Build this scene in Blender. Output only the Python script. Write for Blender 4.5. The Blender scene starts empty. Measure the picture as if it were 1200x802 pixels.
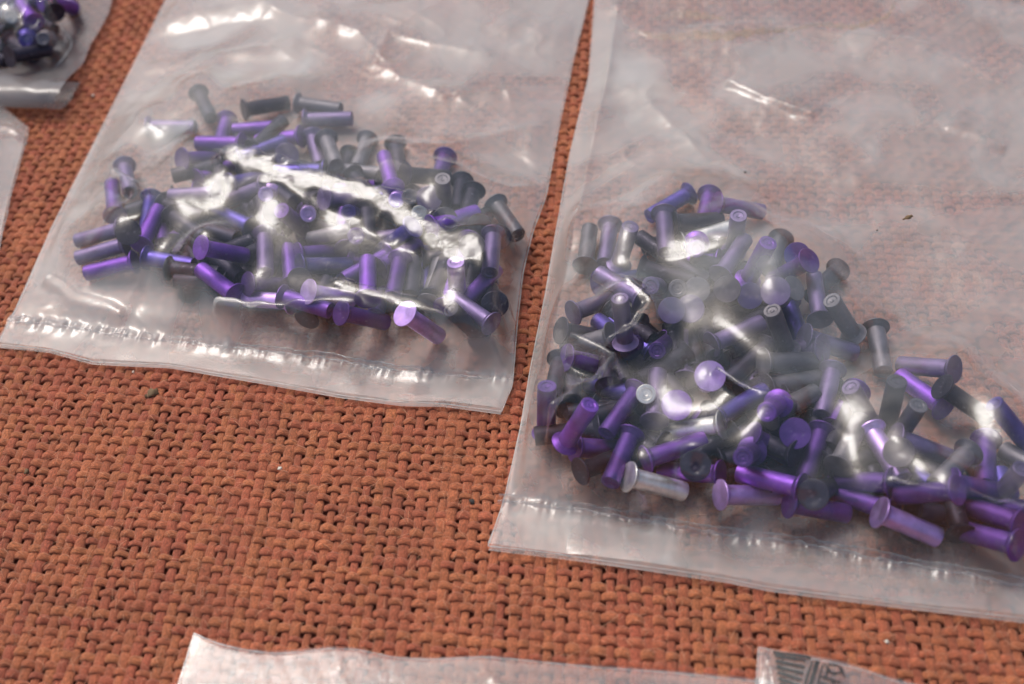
import bpy, math, random
import numpy as np
from mathutils import Vector, Matrix
random.seed(7); rng = np.random.default_rng(7)
S = bpy.context.scene
COL = S.collection
MM = 0.001
# ------------------------------------------------------------------ camera
FPX, PITCH, ROLL, DIST = 1500.0, math.radians(47.7), math.radians(6.0), 0.220   # focal length in photo pixels (1200 wide)
H = DIST*math.sin(PITCH)
R0 = np.array([1., 0, 0]); U0 = np.array([0, math.sin(PITCH), math.cos(PITCH)]); FW = np.array([0, math.cos(PITCH), -math.sin(PITCH)])
RT = math.cos(ROLL)*R0 - math.sin(ROLL)*U0
UP = math.sin(ROLL)*R0 + math.cos(ROLL)*U0
CAMP = np.array([0, -DIST*math.cos(PITCH), H])
cam = bpy.data.cameras.new("camera"); camo = bpy.data.objects.new("camera", cam); COL.objects.link(camo)
m = Matrix(((RT[0], UP[0], -FW[0], CAMP[0]), (RT[1], UP[1], -FW[1], CAMP[1]), (RT[2], UP[2], -FW[2], CAMP[2]), (0, 0, 0, 1)))
camo.matrix_world = m
cam.sensor_width = 36; cam.lens = 36*FPX/1200; cam.clip_start = 0.005; cam.clip_end = 50
cam.dof.use_dof = True; cam.dof.focus_distance = 0.212; cam.dof.aperture_fstop = 17
S.camera = camo
# ------------------------------------------------------------------ light
SUN_EL, SUN_AZ = math.radians(60), math.radians(-38)     # azimuth from +Y (away from the camera), negative = to the left
w = bpy.data.worlds.new("World"); S.world = w; w.use_nodes = True
nt = w.node_tree; nt.nodes.clear()
sky = nt.nodes.new('ShaderNodeTexSky'); sky.sky_type = 'NISHITA'; sky.sun_disc = False
sky.sun_elevation = SUN_EL; sky.sun_rotation = SUN_AZ; sky.air_density = 1.0; sky.dust_density = 6.0; sky.ozone_density = 1.0
bg = nt.nodes.new('ShaderNodeBackground'); bg.inputs[1].default_value = 0.15
wo = nt.nodes.new('ShaderNodeOutputWorld')
hsw = nt.nodes.new('ShaderNodeHueSaturation'); hsw.inputs['Saturation'].default_value = 0.95
nt.links.new(sky.outputs[0], hsw.inputs['Color']); nt.links.new(hsw.outputs[0], bg.inputs[0]); nt.links.new(bg.outputs[0], wo.inputs[0])
sl = bpy.data.lights.new("sun", 'SUN'); sl.energy = 1.1; sl.angle = math.radians(19); sl.color = (1.0, 0.99, 0.97)
so = bpy.data.objects.new("sun", sl); COL.objects.link(so)
sd = Vector((math.sin(SUN_AZ)*math.cos(SUN_EL), math.cos(SUN_AZ)*math.cos(SUN_EL), math.sin(SUN_EL)))
so.rotation_euler = sd.to_track_quat('Z', 'Y').to_euler(); so.location = sd*1.0
S.view_settings.view_transform = 'Standard'; S.view_settings.look = 'None'; S.view_settings.gamma = 1; S.view_settings.exposure = 0.0
cy = S.cycles
cy.use_denoising = True; cy.max_bounces = 10; cy.transparent_max_bounces = 24; cy.diffuse_bounces = 4; cy.glossy_bounces = 4; cy.transmission_bounces = 8
cy.caustics_reflective = False; cy.caustics_refractive = False; cy.sample_clamp_indirect = 4.0

def ray(px, py):
    px = np.asarray(px, float); py = np.asarray(py, float)
    return (px-600)[..., None]/FPX*RT - (py-401)[..., None]/FPX*UP + FW
def P(px, py, z=0.0):
    """the point at height z that the photo pixel (px, py) looks at"""
    d = ray(px, py); t = (np.asarray(z) - CAMP[2])/d[..., 2]
    return CAMP + d*t[..., None]
# ------------------------------------------------------------------ small helpers
def tag(o, label=None, cat=None, group=None, kind=None):
    if label: o['label'] = label
    if cat: o['category'] = cat
    if group: o['group'] = group
    if kind: o['kind'] = kind
    return o
def mesh_np(name, V, F, smooth=True, uv=None):
    """mesh from arrays; F is (n,3) or (n,4)"""
    me = bpy.data.meshes.new(name); V = np.ascontiguousarray(V, dtype=np.float32); F = np.ascontiguousarray(F, dtype=np.int32)
    n, k = F.shape
    me.vertices.add(len(V)); me.vertices.foreach_set('co', V.ravel())
    me.loops.add(n*k); me.loops.foreach_set('vertex_index', F.ravel())
    me.polygons.add(n); me.polygons.foreach_set('loop_start', np.arange(0, n*k, k, dtype=np.int32))
    if smooth: me.polygons.foreach_set('use_smooth', np.ones(n, dtype=bool))
    me.update(calc_edges=True)
    if uv is not None:
        l = me.uv_layers.new(name='UVMap'); l.data.foreach_set('uv', np.ascontiguousarray(uv[F.ravel()], dtype=np.float32).ravel())
    return me
def link(name, me, mat, parent=None):
    o = bpy.data.objects.new(name, me); COL.objects.link(o)
    if mat and not me.materials: me.materials.append(mat)
    if parent: o.parent = parent
    return o
def empty(name, loc=(0, 0, 0)):
    o = bpy.data.objects.new(name, None); o.location = loc; o.empty_display_size = 0.004; COL.objects.link(o); return o
def lattice(nx, ny, seed):
    return np.random.default_rng(seed).random((nx, ny))
def vnoise(x, y, seed=0):
    """smooth value noise, period 64"""
    L = lattice(64, 64, seed); xi = np.floor(x).astype(int); yi = np.floor(y).astype(int)
    fx = x-xi; fy = y-yi; fx = fx*fx*fx*(fx*(fx*6-15)+10); fy = fy*fy*fy*(fy*(fy*6-15)+10)
    a = L[xi % 64, yi % 64]; b = L[(xi+1) % 64, yi % 64]; c = L[xi % 64, (yi+1) % 64]; d = L[(xi+1) % 64, (yi+1) % 64]
    return (a*(1-fx)+b*fx)*(1-fy) + (c*(1-fx)+d*fx)*fy - 0.5
def sstep(a, b, x):
    t = np.clip((x-a)/(b-a), 0, 1); return t*t*(3-2*t)
def polyd(Q, L):
    """distance of points Q (...,2) to the polyline L, and how far along it"""
    best = np.full(Q.shape[:-1], 1e9); along = np.zeros(Q.shape[:-1]); tot = 0; L = np.asarray(L, float)
    for a, b in zip(L[:-1], L[1:]):
        ab = b-a; n = np.linalg.norm(ab); t = np.clip(((Q-a)@ab)/(n*n), 0, 1)
        d = np.linalg.norm(Q-(a+t[..., None]*ab), axis=-1); k = d < best
        best = np.where(k, d, best); along = np.where(k, tot+t*n, along); tot += n
    return best, along/tot
# ------------------------------------------------------------------ materials
class NT:
    def __init__(s, name):
        s.m = bpy.data.materials.new(name); s.m.use_nodes = True; s.t = s.m.node_tree; s.t.nodes.clear()
        s.out = s.n('ShaderNodeOutputMaterial')
    def n(s, k, **kw):
        x = s.t.nodes.new(k)
        for a, b in kw.items(): setattr(x, a, b)
        return x
    def l(s, a, b): s.t.links.new(a, b)
    def noise(s, vec, scale, detail=3, rough=0.5):
        x = s.n('ShaderNodeTexNoise'); x.inputs['Scale'].default_value = scale; x.inputs['Detail'].default_value = detail; x.inputs['Roughness'].default_value = rough
        if vec is not None: s.l(vec, x.inputs['Vector'])
        return x.outputs['Fac']
    def ramp(s, fac, stops):
        r = s.n('ShaderNodeValToRGB'); e = r.color_ramp.elements
        while len(e) < len(stops): e.new(0.5)
        for i, (p, c) in enumerate(stops):
            e[i].position = p; e[i].color = (c, c, c, 1) if isinstance(c, (int, float)) else (*c, 1)
        s.l(fac, r.inputs[0]); return r.outputs[0]
    def mp(s, fac, a, b, c, d):
        x = s.n('ShaderNodeMapRange'); s.l(fac, x.inputs[0])
        for i, v in enumerate((a, b, c, d)): x.inputs[i+1].default_value = v
        return x.outputs[0]
    def math(s, op, a, b):
        x = s.n('ShaderNodeMath', operation=op)
        for i, v in enumerate((a, b)):
            if isinstance(v, (int, float)): x.inputs[i].default_value = v
            else: s.l(v, x.inputs[i])
        return x.outputs[0]
def yarn_material(name, c1, c2, seed):
    M = NT(name); b = M.n('ShaderNodeBsdfPrincipled'); M.l(b.outputs[0], M.out.inputs[0])
    tc = M.n('ShaderNodeTexCoord'); uv = M.n('ShaderNodeUVMap')
    mp = M.n('ShaderNodeMapping'); M.l(uv.outputs[0], mp.inputs[0]); mp.inputs['Scale'].default_value = (4.2, 1.0, 1); mp.inputs['Rotation'].default_value = (0, 0, 0.5)
    f = M.noise(mp.outputs[0], 3.2, 4, 0.65)
    big = M.noise(tc.outputs['Object'], 55, 4, 0.6); mid = M.noise(tc.outputs['Object'], 420, 2)
    col = M.n('ShaderNodeMix', data_type='RGBA'); M.l(M.mp(big, 0.35, 0.65, 0, 1), col.inputs[0]); col.inputs[6].default_value = (*c1, 1); col.inputs[7].default_value = (*c2, 1)
    c3 = M.n('ShaderNodeMix', data_type='RGBA', blend_type='MULTIPLY'); c3.inputs[0].default_value = 1.0; M.l(col.outputs[2], c3.inputs[6])
    v = M.math('MULTIPLY', M.mp(f, 0.3, 0.7, 0.42, 1.5), M.mp(mid, 0.3, 0.7, 0.82, 1.18))
    cmb = M.n('ShaderNodeCombineColor'); [M.l(v, cmb.inputs[i]) for i in range(3)]; M.l(cmb.outputs[0], c3.inputs[7])
    oi = M.n('ShaderNodeObjectInfo'); hs = M.n('ShaderNodeHueSaturation'); M.l(M.mp(oi.outputs['Random'], 0, 1, 0.93, 1.07), hs.inputs['Value']); M.l(M.mp(oi.outputs['Random'], 0, 1, 0.493, 0.507), hs.inputs['Hue']); M.l(c3.outputs[2], hs.inputs['Color'])
    M.l(hs.outputs[0], b.inputs['Base Color'])
    b.inputs['Roughness'].default_value = 0.78; b.inputs['Specular IOR Level'].default_value = 0.25
    b.inputs['Sheen Weight'].default_value = 0.25; b.inputs['Sheen Roughness'].default_value = 0.5; b.inputs['Sheen Tint'].default_value = (1, 0.75, 0.6, 1)
    bp = M.n('ShaderNodeBump'); bp.inputs['Strength'].default_value = 0.9; bp.inputs['Distance'].default_value = 0.00035; M.l(f, bp.inputs['Height']); M.l(bp.outputs[0], b.inputs['Normal'])
    return M.m
MW1 = yarn_material("jute_warp", (0.40, 0.116, 0.054), (0.33, 0.098, 0.046), 1)
MW2 = yarn_material("jute_weft", (0.46, 0.138, 0.064), (0.37, 0.110, 0.050), 2)
def plain(name, c, rough=0.6, metal=0.0):
    M = NT(name); b = M.n('ShaderNodeBsdfPrincipled'); M.l(b.outputs[0], M.out.inputs[0]); tc = M.n('ShaderNodeTexCoord')
    f = M.noise(tc.outputs['Object'], 900, 3); r = M.ramp(f, [(0.3, tuple(x*0.7 for x in c)), (0.7, tuple(min(1, x*1.25) for x in c))]); M.l(r, b.inputs['Base Color'])
    b.inputs['Roughness'].default_value = rough; b.inputs['Metallic'].default_value = metal
    return M.m
M_BACK = plain("weave_backing", (0.38, 0.12, 0.064), 0.9)  # sheet added under the weave; its tone sets how dark the gaps read
M_FUZZ = plain("jute_fibre", (0.66, 0.34, 0.20), 0.8)
def film_material(name, lo, hi, seed=0.0, tint=(0.86, 0.91, 0.89), rough=0.15, scale=34, wob=0.28):
    """thin polythene: mostly clear, with a milky share that varies in patches, and a clear-coat like reflection"""
    M = NT(name); tc = M.n('ShaderNodeTexCoord'); mp = M.n('ShaderNodeMapping'); M.l(tc.outputs['Object'], mp.inputs[0]); mp.inputs['Location'].default_value = (seed, seed*0.7, 0)
    n1 = M.noise(mp.outputs[0], scale, 2, 0.45); n2 = M.noise(mp.outputs[0], scale*6, 5, 0.65)
    n1.node.inputs['Distortion'].default_value = 1.2
    mixn = M.math('ADD', M.math('MULTIPLY', n1, 0.93), M.math('MULTIPLY', n2, 0.07))
    haze = M.mp(mixn, 0.40, 0.60, lo, hi)
    at = M.n('ShaderNodeAttribute', attribute_name='milk'); haze = M.math('MULTIPLY', haze, at.outputs['Fac'])
    hz = M.n('ShaderNodeClamp'); M.l(haze, hz.inputs[0]); hz.inputs[1].default_value = 0.02; hz.inputs[2].default_value = 0.8; haze = hz.outputs[0]
    tr = M.n('ShaderNodeBsdfTransparent'); tr.inputs[0].default_value = (0.97, 0.97, 0.975, 1)
    df = M.n('ShaderNodeBsdfDiffuse'); df.inputs[0].default_value = (*tint, 1)
    tl = M.n('ShaderNodeBsdfTranslucent'); tl.inputs[0].default_value = (*tint, 1)
    ds = M.n('ShaderNodeMixShader'); ds.inputs[0].default_value = 0.45; M.l(df.outputs[0], ds.inputs[1]); M.l(tl.outputs[0], ds.inputs[2])
    base = M.n('ShaderNodeMixShader'); M.l(haze, base.inputs[0]); M.l(tr.outputs[0], base.inputs[1]); M.l(ds.outputs[0], base.inputs[2])
    lw = M.n('ShaderNodeLayerWeight'); lw.inputs[0].default_value = 0.5
    f5 = M.math('POWER', lw.outputs['Facing'], 4.5); fr = M.math('ADD', M.math('MULTIPLY', f5, 0.8), 0.058)
    gl = M.n('ShaderNodeBsdfGlossy'); gl.inputs['Color'].default_value = (1, 1, 1, 1)
    M.l(M.mp(n2, 0.3, 0.7, rough*0.6, rough*1.5), gl.inputs['Roughness'])
    bp = M.n('ShaderNodeBump'); bp.inputs['Strength'].default_value = wob; bp.inputs['Distance'].default_value = 0.0003
    nb = M.noise(mp.outputs[0], 330, 3, 0.55); M.l(nb, bp.inputs['Height']); M.l(bp.outputs[0], gl.inputs['Normal'])
    g2 = M.n('ShaderNodeBsdfGlossy'); g2.inputs['Color'].default_value = (1, 1, 1, 1); g2.inputs['Roughness'].default_value = 0.40; M.l(bp.outputs[0], g2.inputs['Normal'])
    gm = M.n('ShaderNodeMixShader'); gm.inputs[0].default_value = 0.32; M.l(gl.outputs[0], gm.inputs[1]); M.l(g2.outputs[0], gm.inputs[2])
    out = M.n('ShaderNodeMixShader'); M.l(fr, out.inputs[0]); M.l(base.outputs[0], out.inputs[1]); M.l(gm.outputs[0], out.inputs[2])
    M.l(out.outputs[0], M.out.inputs[0]); return M.m
def metal(name, c, rough=0.33, metallic=0.85, spec=0.5):
    M = NT(name); b = M.n('ShaderNodeBsdfPrincipled'); M.l(b.outputs[0], M.out.inputs[0]); tc = M.n('ShaderNodeTexCoord')
    mp = M.n('ShaderNodeMapping'); M.l(tc.outputs['Object'], mp.inputs[0]); mp.inputs['Scale'].default_value = (1, 1, 0.12)
    st = M.noise(mp.outputs[0], 2200, 3, 0.6); sp = M.noise(tc.outputs['Object'], 500, 4, 0.6)
    oi = M.n('ShaderNodeObjectInfo'); hs = M.n('ShaderNodeHueSaturation'); M.l(M.mp(oi.outputs['Random'], 0, 1, 0.75, 1.3), hs.inputs['Value'])
    r = M.ramp(sp, [(0.3, tuple(x*0.72 for x in c)), (0.7, tuple(min(1, x*1.2) for x in c))]); M.l(r, hs.inputs['Color'])
    wr_ = M.noise(tc.outputs['Object'], 1300, 4, 0.7); sc = M.noise(mp.outputs[0], 900, 2, 0.5)
    wm = M.math('MULTIPLY', M.ramp(wr_, [(0.56, 0), (0.72, 1)]), M.ramp(sc, [(0.45, 0.1), (0.62, 0.9)]))
    mx = M.n('ShaderNodeMix', data_type='RGBA'); M.l(M.math('MULTIPLY', wm, 0.55), mx.inputs[0]); M.l(hs.outputs[0], mx.inputs[6]); mx.inputs[7].default_value = (0.52, 0.48, 0.56, 1)
    M.l(mx.outputs[2], b.inputs['Base Color'])
    b.inputs['Metallic'].default_value = metallic; M.l(M.mp(sp, 0.3, 0.7, rough*0.8, rough*1.35), b.inputs['Roughness'])
    bp = M.n('ShaderNodeBump'); bp.inputs['Strength'].default_value = 0.35; bp.inputs['Distance'].default_value = 0.00004; M.l(st, bp.inputs['Height']); M.l(bp.outputs[0], b.inputs['Normal'])
    return M.m
RM = {'v': metal("anodised_violet", (0.20, 0.075, 0.42), 0.46), 'p': metal("anodised_purple", (0.13, 0.06, 0.27), 0.48),
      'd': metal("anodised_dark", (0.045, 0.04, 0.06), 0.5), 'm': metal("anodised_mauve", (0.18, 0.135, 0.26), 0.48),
      'g': metal("worn_grey", (0.17, 0.16, 0.18), 0.5), 's': metal("bare_aluminium", (0.72, 0.71, 0.66), 0.36),
      'b': metal("anodised_blue_violet", (0.09, 0.065, 0.28), 0.42), 'l': metal("anodised_lilac", (0.55, 0.36, 0.78), 0.4)}
CN = {'v': 'bright violet', 'p': 'deep purple', 'd': 'near-black', 'm': 'dull mauve', 'g': 'grey', 's': 'bare silver', 'b': 'blue-violet', 'l': 'pale lilac'}
# ------------------------------------------------------------------ the woven cloth: every yarn a tube of its own
cloth = link("woven_tablecloth", mesh_np("cloth_backing", np.array([[-3, -3, -2.0*MM], [3, -3, -2.0*MM], [3, 3, -2.0*MM], [-3, 3, -2.0*MM]], float), np.array([[0, 1, 2, 3]])), M_BACK)
tag(cloth, "rust orange coarse woven jute tablecloth lying under all the bags", None, None, 'structure')
c0 = P(480, 575)[:2]
ew = P(480+50, 575+3)[:2] - P(480-50, 575-3)[:2]; wl = np.linalg.norm(ew); PW = wl/math.hypot(100, 6)*12.9; ew /= wl      # along the wefts; spacing of warps
ep = P(480-7, 575+50)[:2] - P(480+7, 575-50)[:2]; pl = np.linalg.norm(ep); PP = pl/math.hypot(14, 100)*11.0; ep /= pl     # along the warps; spacing of wefts
ep = -ep
B2 = np.array([ew, ep]).T; Bi = np.linalg.inv(B2)
frame = P(np.array([-70, 1270, 1290, -110]), np.array([-60, -60, 850, 850]))[:, :2]
def clip_line(p, d):
    """the stretch of the line p+t*d inside the frame's footprint"""
    t0, t1 = -1e9, 1e9; c = frame.mean(0)
    for i in range(4):
        a, b = frame[i], frame[(i+1) % 4]; n = np.array([b[1]-a[1], a[0]-b[0]])
        if n@(c-a) < 0: n = -n
        q = n@(p-a); r = n@d
        if abs(r) < 1e-12:
            if q < 0: return None
        elif r > 0: t0 = max(t0, -q/r)
        else: t1 = min(t1, -q/r)
    return (t0, t1) if t1-t0 > 0.004 else None
cs = np.array([Bi@(f-c0) for f in frame])
AMP = 0.33*MM
def yarns(name, e_along, e_across, p_along, p_across, lo, hi, phase, mat, zoff, seed, rel):
    n = 0
    for i in range(int(lo/p_across)-1, int(hi/p_across)+2):
        off = i*p_across + random.gauss(0, 0.07)*p_across
        p = c0+e_across*off; c = clip_line(p, e_along)
        if c is None: continue
        k0, k1 = int(c[0]/p_along*4)-2, int(c[1]/p_along*4)+2
        k = np.arange(k0, k1+1); s = k/4*p_along; N = len(k)
        amp = 0.10*MM if phase > 0 else 0.44*MM
        a = phase*amp*np.cos(math.pi*(s/p_along+i))*(1+0.35*vnoise(s/p_along*0.7, np.full(N, i*1.7), seed+1)*2)
        base = random.uniform(0.88, 1.10)
        wv = (rel+0.12*vnoise(s/p_along*0.35+i*3.1, np.full(N, i*2.3), seed)*2 + 0.05*vnoise(s/p_along*1.6, np.full(N, i*5.3), seed+4)*2)*p_across*base
        wv *= (1+0.10*np.cos(2*math.pi*(s/p_along+i))) if False else 1
        lat = 0.10*p_across*vnoise(s/p_along*0.23+i*7.7, np.full(N, i*0.9), seed+2)*2 + 0.05*p_across*vnoise(s/p_along*1.1, np.full(N, i*4.1), seed+3)*2
        zc = a+zoff + 0.25*MM*vnoise((p[0]+e_along[0]*s)*90, (p[1]+e_along[1]*s)*90, 5)*1.0
        cen = np.stack([p[0]+e_along[0]*s+e_across[0]*lat, p[1]+e_along[1]*s+e_across[1]*lat, zc], 1)
        th = np.radians(np.array([-35, 15, 60, 105, 150, 215]) + random.uniform(-8, 8))
        ht = (0.44 if phase > 0 else 0.52)*wv
        V = cen[:, None, :] + (np.cos(th)[None, :, None]*wv[:, None, None]) * np.array([e_across[0], e_across[1], 0]) + (np.sin(th)[None, :, None]*ht[:, None, None])*np.array([0, 0, 1])
        idx = np.arange(N*6).reshape(N, 6)
        F = np.stack([idx[:-1, :-1], idx[1:, :-1], idx[1:, 1:], idx[:-1, 1:]], -1).reshape(-1, 4)
        if phase > 0: pass
        uv = np.stack([np.tile(np.arange(6)/5.0, N)+i*3.7, np.repeat(s/p_along, 6)+i*1.3], 1)
        link(name, mesh_np(name, V.reshape(-1, 3), F, True, uv), mat, cloth); n += 1
    return n
ZC = -1.15*MM
nw = yarns("warp_yarn", ep, ew, PP, PW, cs[:, 0].min(), cs[:, 0].max(), 1, MW1, ZC-0.06*MM, 11, 0.49)
nf = yarns("weft_yarn", ew, ep, PW, PP, cs[:, 1].min(), cs[:, 1].max(), -1, MW2, ZC-0.02*MM, 31, 0.41)
print("yarns", nw, nf, "pitch mm", PW*1000, PP*1000)
# loose fibres standing off the yarns
def fuzz(n):
    V = []; F = []; b = 0
    for _ in range(n):
        x, y = random.uniform(-40, 1240), random.uniform(-30, 840); p = P(x, y, ZC+0.80*MM); a = random.uniform(0, 2*math.pi); L = random.uniform(0.5, 2.4)*MM; cu = random.gauss(0, 1.0)
        r = random.uniform(0.020, 0.036)*MM; K = 6; hgt = random.uniform(0.05, 0.5)*MM
        for k in range(K):
            t = k/(K-1); q = p+np.array([math.cos(a)*L*t, math.sin(a)*L*t, hgt*math.sin(math.pi*t)]); a2 = a+math.pi/2; q[:2] += cu*L*0.25*t*t*np.array([math.cos(a2), math.sin(a2)])
            for j in range(3):
                w_ = j*2.094; V.append(q+np.array([math.cos(a2)*math.cos(w_)*r, math.sin(a2)*math.cos(w_)*r, math.sin(w_)*r]))
        for k in range(K-1):
            for j in range(3): F.append((b+k*3+j, b+k*3+(j+1) % 3, b+(k+1)*3+(j+1) % 3, b+(k+1)*3+j))
        b += K*3
    return mesh_np("loose_fibre", np.array(V), np.array(F))
tag(link("loose_fibre", fuzz(4500), M_FUZZ, cloth), kind='stuff')
# ------------------------------------------------------------------ rivets
LR, RS, RH = 10*MM, 1.48*MM, 2.30*MM
SEG = 22
def lathe(profile, seg=SEG):
    V = []; F = []
    for r, z in profile:
        for k in range(seg):
            a = 2*math.pi*k/seg; V.append((r*math.cos(a), r*math.sin(a), z))
    for i in range(len(profile)-1):
        for k in range(seg): F.append((i*seg+k, i*seg+(k+1) % seg, (i+1)*seg+(k+1) % seg, (i+1)*seg+k))
    V = np.array(V); c = len(V)
    V = np.vstack([V, [[0, 0, profile[0][1]], [0, 0, profile[-1][1]]]])
    T = [(c, (k+1) % seg, k, k) for k in range(seg)]; b = (len(profile)-1)*seg; T2 = [(c+1, b+k, b+(k+1) % seg, b+(k+1) % seg) for k in range(seg)]
    return V, F, T, T2
def lathe_mesh(name, profile, sharp=24):
    V, F, T, T2 = lathe(profile)
    me = bpy.data.meshes.new(name); me.from_pydata([tuple(v) for v in V], [], F+[t[:3] for t in T]+[t[:3] for t in T2]); me.update()
    me.polygons.foreach_set('use_smooth', [True]*len(me.polygons)); me.set_sharp_from_angle(angle=math.radians(sharp))
    return me
# rivet's own axis: tail at z = -LR, head's flat face at z = 0
z = MM
HEAD_P = [(1.38*z, -1.10*z), (1.49*z, -0.98*z), (1.74*z, -0.66*z), (2.18*z, -0.28*z), (2.29*z, -0.23*z), (2.30*z, -0.06*z), (2.25*z, 0.0), (2.20*z, 0.0), (1.6*z, -0.04*z), (0.8*z, -0.05*z), (0.25*z, -0.10*z)]
SHANK_P = [(0.12*z, -9.80*z), (0.34*z, -9.88*z), (0.38*z, -9.80*z), (0.82*z, -9.84*z), (0.96*z, -9.98*z), (1.40*z, -10.0*z), (1.47*z, -9.93*z), (1.48*z, -9.8*z), (1.485*z, -6*z), (1.48*z, -1.0*z)]
RMESH = {}
for c in RM:
    a = lathe_mesh("rivet_head", HEAD_P); a.materials.append(RM[c]); b = lathe_mesh("rivet_shank", SHANK_P); b.materials.append(RM[c]); RMESH[c] = (a, b)
# mostly traced from the photo: kind A = axis given by head and tail pixels; F = head's face to the viewer; T = tail end to the viewer.  (kind, hx, hy, tx, ty, colour, layer[, label])
LEFT = [
('A',172,149,230,150,'m',0,"dull mauve rivet lying apart at the upper left of the left bag's pile"),
('A',230,104,250,144,'d',1,"dark rivet standing head up above the pile in the left bag"),
('A',285,129,340,120,'d',1),('A',331,149,273,153,'p',1),('A',354,160,302,166,'v',1),('A',266,141,257,172,'p',0),('A',284,169,231,168,'v',0),
('A',217,187,262,186,'p',0),('A',235,209,282,190,'v',1),('A',347,121,401,129,'g',1,"grey rivet at the very top of the left bag's pile, head left"),
('A',356,141,414,139,'m',1),('F',336,182,0,0,'m',0),('A',365,157,377,199,'m',1),('A',382,163,394,194,'g',1),('A',431,163,418,197,'g',0),
('A',463,167,470,206,'d',0),('A',461,222,448,177,'v',2,"violet rivet with a bright streak, head down, beside the raised dark heads"),('A',390,199,447,204,'g',0),
('T',464,235,0,0,'l',1,"pale round rivet end, leftmost of three beside the big mauve disc"),('T',480,231,0,0,'g',0,"grey round rivet end between the pale one and the mauve disc"),
('T',491,250,0,0,'s',2,"small shining silver rivet end in the left bag"),('F',503,233,0,0,'m',2,"large mauve rivet head facing the viewer in the left bag"),
('A',521,251,519,214,'g',0),('A',489,206,529,209,'d',0),('A',518,196,511,218,'p',0),('A',541,217,536,248,'d',1,"near-black rivet, head up, at the right shoulder of the left bag's pile"),
('A',527,259,567,246,'v',1),('A',580,238,608,278,'g',2,"grey rivet at the right end of the left bag's pile, tail pointing down right"),
('F',521,258,0,0,'g',0),('A',528,273,557,262,'p',0),('F',562,264,0,0,'d',0),('F',584,278,0,0,'d',0),('A',578,278,573,331,'m',1),('A',554,302,558,346,'p',1),
('A',537,356,534,311,'l',1),('A',578,381,527,346,'m',2,"mauve-grey rivet lying across the lower right corner of the left bag's pile"),('F',580,357,0,0,'d',0),('A',552,385,528,362,'d',0),
('A',501,361,517,304,'g',1),('A',480,356,485,299,'d',1),('A',469,304,460,349,'p',2),('A',431,352,431,299,'v',2,"upright violet rivet in the middle of the left bag's lower rows"),
('A',481,268,444,296,'b',1),('A',459,306,489,288,'p',0),('A',474,277,433,281,'m',0),('T',417,277,0,0,'p',0),('A',408,271,356,282,'g',1,"brownish grey rivet lying level above two purple ones in the left bag"),
('A',348,298,407,294,'p',1),('A',351,312,413,311,'b',2),('A',321,270,340,320,'v',2,"bright violet rivet, head up, leaning over the dark dome head"),('A',310,274,311,326,'m',1),
('A',235,290,288,300,'v',2,"bright violet rivet lying level with its wide head to the left"),('A',277,347,234,315,'v',2,"violet rivet slanting down right at the left bag pile's lower edge"),
('A',289,322,302,352,'d',1),('A',290,333,346,334,'p',0),('A',342,354,286,350,'l',1),('F',353,327,0,0,'d',2,"round near-black rivet head in the middle of the left bag's bottom row"),
('A',346,352,409,371,'p',2,"purple rivet with a striped shank at the left bag pile's lowest edge"),('A',361,342,414,352,'l',1),('A',401,367,452,378,'p',0),
('A',226,264,280,281,'d',2,"dark purple rivet with a black head at the left, above the bright violet level one"),('A',295,267,250,246,'b',1),('A',298,223,261,237,'m',1),
('T',311,228,0,0,'l',1),('F',322,249,0,0,'g',0),('T',361,251,0,0,'l',0),('T',409,249,0,0,'b',0),('A',351,265,330,247,'p',0),
('A',146,195,152,226,'m',1,"mauve rivet standing head up at the left shoulder of the left bag's pile"),('A',135,255,131,213,'p',1),
('A',143,268,89,283,'m',0,"top rivet of the three parallel ones at the left bag pile's left end"),('A',146,287,87,304,'m',1,"middle rivet of the three parallel ones at the left bag pile's left end"),
('A',159,307,99,321,'v',1,"bright violet lowest rivet of the three parallel ones at the left end"),('A',166,286,187,243,'v',2),('A',188,248,191,285,'p',0),('A',221,230,184,244,'p',0),
('A',253,227,199,230,'m',1),('A',171,302,229,312,'b',1),('F',150,272,0,0,'d',0),('A',224,289,238,328,'d',0),('A',475,368,515,395,'l',1),('A',498,296,500,346,'b',0),
('F',553,288,0,0,'d',1,"wide near-black rivet head arching over the left bag pile's right side"),('A',385,233,430,237,'m',0),('A',300,295,262,314,'d',0),('A',375,222,340,212,'b',0),('A',398,340,360,326,'d',0),
('A',448,330,440,370,'p',0),('A',515,285,560,270,'d',0),('A',285,213,320,205,'b',0)]
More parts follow.
